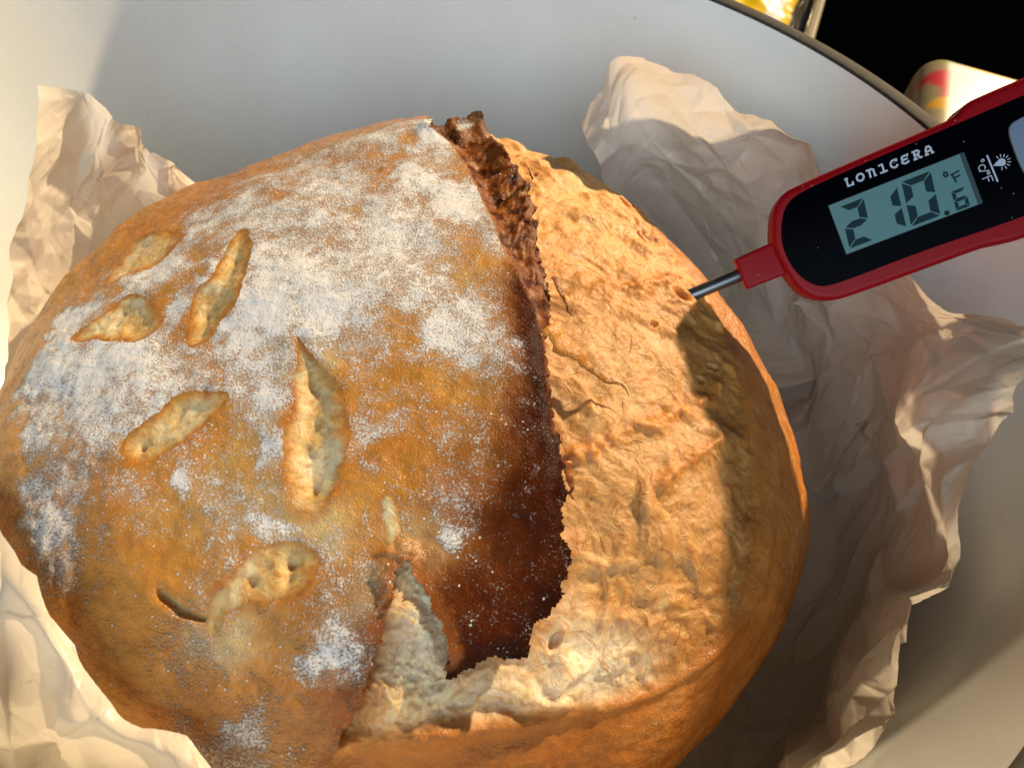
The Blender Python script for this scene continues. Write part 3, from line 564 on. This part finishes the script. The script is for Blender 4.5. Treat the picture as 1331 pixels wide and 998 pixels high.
Vs, Fs, off = [], [], 0
for pi, (G, amp) in enumerate(PAPER):
    nu, nv = 500, 320
    P = catmull(G, nu, nv)
    a = np.gradient(P, axis=0); b = np.gradient(P, axis=1)
    su = np.concatenate([[0], np.cumsum(np.linalg.norm(a, axis=-1).mean(1)[1:])]); sv = np.concatenate([[0], np.cumsum(np.linalg.norm(b, axis=-1).mean(0)[1:])])
    U, W = np.meshgrid(su, sv, indexing='ij')
    n = np.cross(a, b); n /= np.linalg.norm(n, axis=-1, keepdims=True)+1e-12
    hh = facet(U, W, 1/.021, 10+pi)*.0040+facet(U+.3, W+.1, 1/.011, 20+pi)*.0021+facet(U+.1, W+.7, 1/.0048, 30+pi)*.00060
    hh += facet(U+.5, W+.2, 1/.0024, 70+pi)*.00014; hh *= amp
    P = P+n*hh[..., None]+a/np.linalg.norm(a, axis=-1, keepdims=True)*(facet(U, W+.4, 1/.016, 50+pi)*.002*amp)[..., None]
    r = np.hypot(P[..., 0], P[..., 1]); lim = wallr(np.minimum(P[..., 2], .098))-.0015
    over = r > lim; k = np.where(over, lim/r, 1); P[..., 0] *= k; P[..., 1] *= k
    P[..., 2] = np.maximum(P[..., 2], .0012)
    I = np.arange(nu*nv).reshape(nu, nv)
    # ragged free edge
    cut = W > sv[-1]-np.abs(facet(U, U*0, 1/.013, 60+pi))*.0022
    q = np.stack([I[:-1, :-1], I[1:, :-1], I[1:, 1:], I[:-1, 1:]], -1)[~cut[:-1, :-1]]
    Vs.append(P.reshape(-1, 3)); Fs.append(q.reshape(-1, 4)+off); off += nu*nv
# the part of the sheet lying under the loaf
na, nr = 200, 40; aa = np.linspace(0, 2*np.pi, na+1)[:-1]; rr = np.linspace(.001, .104, nr); RR, AA = np.meshgrid(rr, aa, indexing='ij')
xx, yy = RR*np.cos(AA), RR*np.sin(AA); V = np.stack([xx, yy, .0013+np.abs(facet(xx+1, yy+1, 1/.022, 91))*.003*sstep(.05, .09, RR)], -1).reshape(-1, 3)
I = np.arange(nr*na).reshape(nr, na); J = np.roll(I, -1, 1); F = np.stack([I[:-1], J[:-1], J[1:], I[1:]], -1).reshape(-1, 4)
Vs.append(V); Fs.append(F+off)
me = mesh_np('parchment_paper', np.concatenate(Vs), np.concatenate(Fs))
po = link('parchment_paper', me, M_PA, None, True); 
tag(po, 'crumpled cream baking parchment sheet between the loaf and the pot wall', 'parchment')

# ------------------------------------------------------------------ thermometer (local frame: x along the body, y across, z to the viewer; unit mm)
th = empty('probe_thermometer'); tag(th, 'red and black digital probe thermometer reading 210.6, stuck in the loaf', 'thermometer')
AL = R(21.3); DEP = 0.18452
ax = RT*math.cos(AL)+UP*math.sin(AL); ay = -RT*math.sin(AL)+UP*math.cos(AL); az = -FW
E0 = np.array([0.06561, -0.00165, 0.07906])
TM = Matrix.Identity(4)
for i in range(3):
    TM[i][0] = ax[i]*.001; TM[i][1] = ay[i]*.001; TM[i][2] = az[i]*.001; TM[i][3] = E0[i]
bpy.context.view_layer.update(); th.matrix_world = TM @ Matrix.Rotation(R(-14), 4, 'Y')
TI = np.array(th.matrix_world.inverted())
def loc(u, v):                         # a point of the photograph -> millimetres on the front plane of the body
    d = (u-665.5)*RT+(499-v)*UP+961*FW; o = TI[:3, :3] @ CAM+TI[:3, 3]; d = TI[:3, :3] @ d; t = -o[2]/d[2]
    return (float(o[0]+t*d[0]), float(o[1]+t*d[1]))
def prism(name, outline, z0, z1, m, parent=th, bev=0, seg=3):
    bm = bmesh.new(); vs = [bm.verts.new((x, y, z0)) for x, y in outline]; f = bm.faces.new(vs)
    if f.normal.z > 0: f.normal_flip()
    r = bmesh.ops.extrude_face_region(bm, geom=[f]); top = [v for v in r['geom'] if isinstance(v, bmesh.types.BMVert)]
    for v in top: v.co.z = z1
    bmesh.ops.recalc_face_normals(bm, faces=bm.faces)
    if bev:
        ed = [e for e in bm.edges if abs(e.verts[0].co.z-e.verts[1].co.z) < 1e-6]
        bmesh.ops.bevel(bm, geom=ed, offset=bev, segments=seg, affect='EDGES', profile=.6)
    me = bpy.data.meshes.new(name); bm.to_mesh(me); bm.free(); o = link(name, me, m, parent, bev > 0)
    if bev: me.set_sharp_from_angle(angle=R(35))
    return o
def smoothpts(pts, it=3): return [tuple(p) for p in smooth_line([list(p) for p in pts], it=it, closed=True)]
M_RED = plain('red_plastic', (.30, .003, .007), .38, .14)
M_BLK = plain('black_gloss_panel', (.0012, .0014, .003), .25, .012)
def dusty(m):
    nt = m.node_tree; b = nt.nodes['Principled BSDF']; v = objc(nt); vo = N(nt, 'TexVoronoi'); vo.inputs['Scale'].default_value = .55; nt.links.new(v, vo.inputs['Vector'])
    sp = N(nt, 'SeparateColor'); nt.links.new(vo.outputs['Color'], sp.inputs[0]); k = math_(nt, 'MULTIPLY', math_(nt, 'LESS_THAN', vo.outputs['Distance'], .075), math_(nt, 'GREATER_THAN', sp.outputs[0], .80))
    old = b.inputs['Base Color'].links[0].from_socket; nt.links.new(mix(nt, math_(nt, 'MULTIPLY', k, .5), old, (.5, .5, .5)), b.inputs['Base Color'])
dusty(M_BLK); dusty(M_RED)
M_LCD = plain('lcd_glass', (.12, .25, .26), .35, .2)
M_SEG = plain('lcd_segment', (.012, .036, .046), .5, .08)
M_LTR = plain('pale_print', (.50, .56, .68), .5, .4)
M_BTN = plain('grey_blue_button', (.16, .22, .31), .45, .5)
M_STL = plain('steel_probe', (.22, .23, .25), .38, .5, 1.)
body = [(1003, 318), (1003, 290), (1006, 268), (1018, 250), (1040, 239), (1120, 204), (1200, 170), (1239, 153), (1247, 146), (1257, 133), (1275, 124), (1331, 100), (1400, 72), (1480, 40), (1530, 22), (1556, 22), (1570, 40), (1598, 110), (1612, 160), (1606, 185), (1580, 200), (1500, 240), (1400, 285), (1345, 305), (1318, 314), (1300, 318), (1284, 320), (1200, 351), (1120, 380), (1087, 391), (1062, 390), (1042, 381), (1024, 360)]
B0 = smoothpts([loc(*p) for p in body], 2)
prism('housing', B0, -11, 0, M_RED, bev=1.7, seg=5)
panel = [(1016, 318), (1015, 296), (1019, 272), (1030, 257), (1055, 243), (1120, 214), (1200, 180), (1331, 124), (1440, 78), (1520, 45), (1545, 46), (1556, 60), (1580, 120), (1594, 158), (1588, 175), (1560, 186), (1440, 238), (1331, 282), (1200, 326), (1120, 357), (1075, 373), (1058, 371), (1040, 360), (1026, 342)]
prism('face_panel', smoothpts([loc(*p) for p in panel], 2), -.6, .25, M_BLK, bev=.2, seg=2)
LT, LR, LBL = np.array(loc(1076.8, 268)), np.array(loc(1246.4, 201)), np.array(loc(1100, 330.4))
def lcd(a, b): p = LT+(LR-LT)*a+(LBL-LT)*b; return (p[0], p[1])
fr = prism('display', [lcd(-.004, -.01), lcd(1.035, -.01), lcd(1.035, 1.01), lcd(-.004, 1.01)], .2, .27, plain('display_bezel', (.035, .065, .07), .4, .3))
scn = prism('lcd_screen', [lcd(0, 0), lcd(1, 0), lcd(1, 1), lcd(0, 1)], .26, .31, M_LCD, fr)
def seg(pts, nm='digit_segment'): prism(nm, [lcd(*p) for p in pts], .30, .33, M_SEG, fr)
def seven(x0, x1, y0, y1, which, tx, ty, slant):
    def q(x, y): return (x0+(x1-x0)*x+slant*(1-(y0+(y1-y0)*y)), y0+(y1-y0)*y)
    w_, h_ = tx/(x1-x0), ty/(y1-y0); g_ = .018
    S7 = {'t': [(g_, 0), (1-g_, 0), (1-w_, h_), (w_, h_)], 'b': [(w_, 1-h_), (1-w_, 1-h_), (1-g_, 1), (g_, 1)],
          'm': [(.04, .5), (w_, .5-h_*.55), (1-w_, .5-h_*.55), (.96, .5), (1-w_, .5+h_*.55), (w_, .5+h_*.55)],
          'tl': [(0, .03), (w_, h_+.02), (w_, .5-h_*.7), (0, .48)], 'bl': [(0, .52), (w_, .5+h_*.7), (w_, 1-h_-.02), (0, .97)],
          'tr': [(1, .03), (1, .48), (1-w_, .5-h_*.7), (1-w_, h_+.02)], 'br': [(1, .52), (1, .97), (1-w_, 1-h_-.02), (1-w_, .5+h_*.7)]}
    for k in which.split(): seg([q(*p) for p in S7[k]])
seven(.030, .215, .10, .925, 't tr m bl b', .060, .125, .05)
seven(.300, .473, .13, .935, 'tr br', .062, .125, .045)
seven(.508, .728, .09, .945, 't tl tr bl br b', .062, .125, .05)
seven(.845, .945, .60, .975, 't tl m bl br b', .026, .06, .03)
seg([(.778+.020*math.cos(t), .945+.05*math.sin(t)) for t in np.linspace(0, 6.28, 13)[:-1]], 'decimal_point')
def bar(p, q, w, z0, z1, m, parent, nm, f=lcd, sq=True):
    P, Q = np.array(f(*p)), np.array(f(*q)); d = Q-P; d = d/(np.linalg.norm(d)+1e-9); n = np.array([-d[1], d[0]])*w/2; P = P-d*w*.5; Q = Q+d*w*.5
    return prism(nm, [tuple(P-n), tuple(Q-n), tuple(Q+n), tuple(P+n)], z0, z1, m, parent)
def strokes(nm, lines, w, z0, z1, m, parent, f):
    """a glyph drawn by pen strokes, one mesh"""
    bm = bmesh.new()
    k = 0
    for ln in lines:
        for p, q in zip(ln[:-1], ln[1:]):
            P, Q = np.array(f(*p)), np.array(f(*q)); d = Q-P; L = np.linalg.norm(d)
            if L < 1e-6: continue
            d = d/L; n = np.array([-d[1], d[0]])*w/2; P = P-d*w*.35; Q = Q+d*w*.35; zz = z1+.0015*(k % 7); k += 1
            vs = [bm.verts.new((*(c), z)) for z in (z0, zz) for c in (P-n, Q-n, Q+n, P+n)]
            bm.faces.new(vs[4:]); 
            for i in range(4): bm.faces.new((vs[i], vs[(i+1) % 4], vs[4+(i+1) % 4], vs[4+i]))
    me = bpy.data.meshes.new(nm); bm.to_mesh(me); bm.free(); return link(nm, me, m, parent, False)
def circ(x, y, rx, ry, a0=0, a1=360, n=14): return [(x+rx*math.cos(R(a0+(a1-a0)*i/n)), y+ry*math.sin(R(a0+(a1-a0)*i/n))) for i in range(n+1)]
# small degree sign and F on the display
strokes('degree_unit', [circ(.862, .26, .013, .04), [(.905, .30), (.912, .46)], [(.895, .31), (.955, .285)], [(.905, .385), (.95, .37)]], .42, .30, .33, M_SEG, fr, lcd)
# brand lettering, glyph box x 0..1, y 0..1 (up)
GL = {'L': [[(.1, 1), (.38, 1)], [(.24, 1), (.24, 0), (.9, 0), (.9, .3)]],
      'O': [circ(.5, .5, .42, .46)],
      'n': [[(.0, .98), (.28, .98), (.28, 0)], [(.28, .8), (.55, .98), (.82, .8), (.82, 0), (.95, 0)]],
      'I': [[(.15, 1), (.55, 1), (.55, 0)], [(.15, 0), (.92, 0)]],
      'C': [circ(.52, .5, .42, .48, 35, 325), [(.86, .78), (.86, 1.0)]],
      'E': [circ(.45, .74, .36, .24, 40, 270, 8), circ(.45, .26, .40, .26, 90, 330, 8), [(.45, .5), (.7, .5)], [(.78, .86), (.86, 1.02)]],
      'R': [[(.05, 0), (.4, 0)], [(.22, 0), (.22, 1), (.05, 1)], [(.22, 1), (.65, 1), (.82, .78), (.65, .52), (.22, .52)], [(.5, .52), (.78, 0), (.98, 0)]],
      'A': [[(.02, 0), (.35, 0)], [(.18, 0), (.18, .6), (.35, .95), (.62, .95), (.8, .6), (.8, 0), (.98, 0)], [(.18, .38), (.8, .38)]]}
for i, ch in enumerate('LOnICERA'):
    x0 = .172+i*.0868
    strokes('brand_letter', GL[ch], .42, .25, .30, M_LTR, th, lambda x, y: lcd(x0+x*.062+(y-.5)*.004, -.215-y*.145))
# unit key: text, rule and torch symbol, turned a quarter
pA, pB = np.array(loc(1282.5, 203)), np.array(loc(1296, 236)); e1 = (pB-pA)/np.linalg.norm(pB-pA); e2 = np.array([-e1[1], e1[0]])
if e2[0] < 0: e2 = -e2
LN = np.linalg.norm(pB-pA)
def uk(x, y): p = pA+e1*x*LN+e2*y*LN; return (p[0], p[1])       # x along the rule, y away to the right
strokes('rule_line', [[(0, 0), (1, 0)]], .36, .25, .29, M_LTR, th, uk)
strokes('unit_text', [circ(.10, -.19, .045, .045, n=8), circ(.33, -.30, .10, .11, 40, 320, 10), [(.42, -.42), (.52, -.12)], circ(.60, -.17, .045, .045, n=8), [(.72, -.42), (.72, -.12), (.92, -.12)], [(.72, -.25), (.88, -.25)]], .20, .25, .29, M_LTR, th, uk)
prism('torch_symbol', [uk(*p) for p in [(.42, .05), (.28, .32)]+circ(.42, .36, .14, .12, 180, 0, 8)+[(.56, .32)]], .25, .29, M_LTR)
strokes('torch_rays', [[(.42+.19*math.cos(R(t)), .36+.19*math.sin(R(t))), (.42+.28*math.cos(R(t)), .36+.28*math.sin(R(t)))] for t in (-20, 12, 40, 66, 92, 118, 145, 172, 200)], .18, .25, .29, M_LTR, th, uk)
btn = smoothpts([loc(*p) for p in [(1312, 186), (1308, 168), (1316, 158), (1370, 134), (1440, 106), (1462, 104), (1474, 120), (1488, 156), (1490, 172), (1478, 182), (1420, 206), (1352, 234), (1336, 234), (1326, 222)]], 2)
prism('button', btn, .2, 1.0, M_BTN, bev=.35, seg=3)
def cyl(name, p, q, r0, r1, m, parent=th, n=32, capr=.2, z=-5.0):
    """a round bar from p to q (x, y in mm) with softened ends"""
    P, Q = Vector((*p, z)), Vector((*q, z)); d = (Q-P); L = d.length; d.normalize(); rot = d.to_track_quat('Z', 'Y').to_matrix()
    prof = [(0, 0), (r0-capr, 0), (r0-capr*.3, capr*.3), (r0, capr), (r1, L-capr), (r1-capr*.3, L-capr*.3), (r1-capr, L), (0, L)]
    V = []; F = []
    for r, zz in prof:
        for i in range(n): a = 2*math.pi*i/n; V.append(P+rot @ Vector((max(r, 1e-4)*math.cos(a), max(r, 1e-4)*math.sin(a), zz)))
    for k in range(len(prof)-1):
        for i in range(n): F.append((k*n+i, k*n+(i+1) % n, (k+1)*n+(i+1) % n, (k+1)*n+i))
    o = link(name, mesh_np(name, np.array([v[:] for v in V]), np.array(F)), m, parent); return o
c0, c1 = np.array(loc(963, 356)), np.array(loc(1016, 334)); dd = (c1-c0)/np.linalg.norm(c1-c0)
prism('collar', [tuple(c0+np.array([-dd[1], dd[0]])*4.0), tuple(c0-np.array([-dd[1], dd[0]])*4.0), tuple(c1-np.array([-dd[1], dd[0]])*4.3), tuple(c1+np.array([-dd[1], dd[0]])*4.3)], -8.5, -1.5, M_RED, bev=.9, seg=4)
cyl('probe', tuple(c0-dd*42), tuple(c0+dd*2), 1.55, 1.7, M_STL)

# ------------------------------------------------------------------ things behind the pot
def rbox(name, sx, sy, sz, bev, m, parent, loc_=(0, 0, 0), attrf=None, n=44, sag=0):
    """a box with rounded edges, finely gridded"""
    H = np.array([sx, sy, sz])/2; e = np.linspace(-1, 1, n)
    V, F, off = [], [], 0
    for k in range(3):
        for sg in (-1, 1):
            A, Bq = np.meshgrid(e, e, indexing='ij'); P = np.zeros((n, n, 3)); P[..., k] = sg; P[..., (k+1) % 3] = A; P[..., (k+2) % 3] = Bq*sg
            P = P*H; Q = np.clip(P, -(H-bev), H-bev); D = P-Q; D /= np.linalg.norm(D, axis=-1, keepdims=True)+1e-12; P = Q+D*bev
            I = np.arange(n*n).reshape(n, n)+off; F.append(np.stack([I[:-1, :-1], I[1:, :-1], I[1:, 1:], I[:-1, 1:]], -1).reshape(-1, 4)); V.append(P.reshape(-1, 3)); off += n*n
    V = np.concatenate(V); V[:, 2] += sz/2
    if sag: V[:, 2] += sag*fbm(V[:, 0]+1, V[:, 1]+1, 28, 3, 6)*(V[:, 2] > sz*.5)
    bm = bmesh.new(); me = mesh_np(name, V, np.concatenate(F)); bm.from_mesh(me); bmesh.ops.remove_doubles(bm, verts=bm.verts, dist=1e-6); bm.to_mesh(me); bm.free()
    if attrf:
        k = len(me.vertices); co = np.zeros(k*3); me.vertices.foreach_get('co', co)
        at = me.attributes.new('col', 'FLOAT_COLOR', 'POINT'); at.data.foreach_set('color', np.c_[attrf(co.reshape(-1, 3)), np.ones(k)].astype(np.float32).ravel())
    o = link(name, me, m, parent, True); o.location = loc_; return o
def flower_paint(co):
    c = np.zeros((len(co), 3))+np.array((.34, .27, .155))
    x, y, z = co.T; nz = fbm(x+z*.7, y+z*.6, 60, 3, 5)
    def blob(c, cx, cy, rx, ry, k, cz=None, st=1.):
        d = np.hypot((x-cx)/rx, ((y-cy) if cz is None else (z-cz))/ry)+nz*.5; m = sstep(1.15, .8, d)[:, None]*st; return c*(1-m)+np.array(k)*m
    top = z > .05
    def on(m, a, b): return np.where(m[:, None], b, a)
    t = c
    for (cx, cy, r) in [[-0.041, 0.034, 0.017], [0.03, -0.04, 0.02], [0.035, 0.03, 0.016], [-0.03, -0.05, 0.012]]:
        t = blob(t, cx, cy, r*1.3, r, (.62, .035, .05)); t = blob(t, cx+.003, cy, r*.45, r*.4, (.75, .25, .12))
    for (cx, cy, r) in [[-0.034, 0.057, 0.01], [-0.018, 0.046, 0.008], [-0.054, 0.012, 0.007], [0.01, 0.0, 0.012], [0.0, -0.045, 0.011]]: t = blob(t, cx, cy, r*1.3, r*.8, (.72, .36, .03))
    for (cx, cy, r) in [[-0.055, 0.056, 0.006], [-0.026, 0.05, 0.004], [-0.036, 0.022, 0.005], [-0.04, -0.026, 0.006], [0.012, 0.032, 0.008]]: t = blob(t, cx, cy, r, r*.7, (.26, .27, .08))
    s = c
    for cy_, cz_ in ((-.035, .035), (.02, .03), (.05, .045)):
        d = np.hypot((y-cy_)/.016, (z-cz_)/.014)+nz*.5; m = sstep(1.1, .8, d)[:, None]; s = s*(1-m)+np.array((.45, .02, .03))*m
        d = np.hypot((y-cy_-.02)/.008, (z-cz_+.012)/.010)+nz*.5; m = sstep(1.1, .8, d)[:, None]; s = s*(1-m)+np.array((.12, .14, .04))*m
    return on(top, s, t)
tin = empty('floral_tin', (.2365, .1430, -.014)); tin.rotation_euler.z = R(-15)
tag(tin, 'cream tin with rounded corners, painted red and orange flowers, behind the pot', 'tin')
M_TIN = vcol('painted_tin', .35)
rbox('tin_box', .130, .130, .074, .011, M_TIN, tin, attrf=flower_paint, n=90)
def pouch_paint(co):
    x, y, z = co.T; c = np.zeros((len(co), 3))+np.array((.80, .52, .005)); n = fbm(x, y, 30, 3, 8)
    def stripe(c, a, b, k): m = (sstep(a-.002, a, x+n*.003)*sstep(b+.002, b, x+n*.003))[:, None]; return c*(1-m)+np.array(k)*m
    c = stripe(c, .024, .030, (.80, .80, .74)); c = stripe(c, .037, .043, (.03, .03, .02)); c = stripe(c, .043, .06, (.45, .42, .33)); c = stripe(c, -.008, .001, (.80, .80, .70))
    m = sstep(.35, .5, n+.3*np.sin(y*150))[:, None]; return c*(1-m*.3)+np.array((.80, .72, .35))*m*.3
pouch = empty('food_pouch', (.106, .288, -.014)); pouch.rotation_euler.z = R(-14)
tag(pouch, 'yellow and white plastic food pouch lying behind the pot rim', 'pouch')
M_PCH = vcol('printed_pouch', .2)
pb = rbox('pouch_body', .090, .150, .064, .022, M_PCH, pouch, attrf=pouch_paint, n=60, sag=.006)
rbox('seal_edge', .006, .150, .058, .0025, plain('clear_seal', (.42, .36, .25), .2), pouch, (.0478, 0, .002))
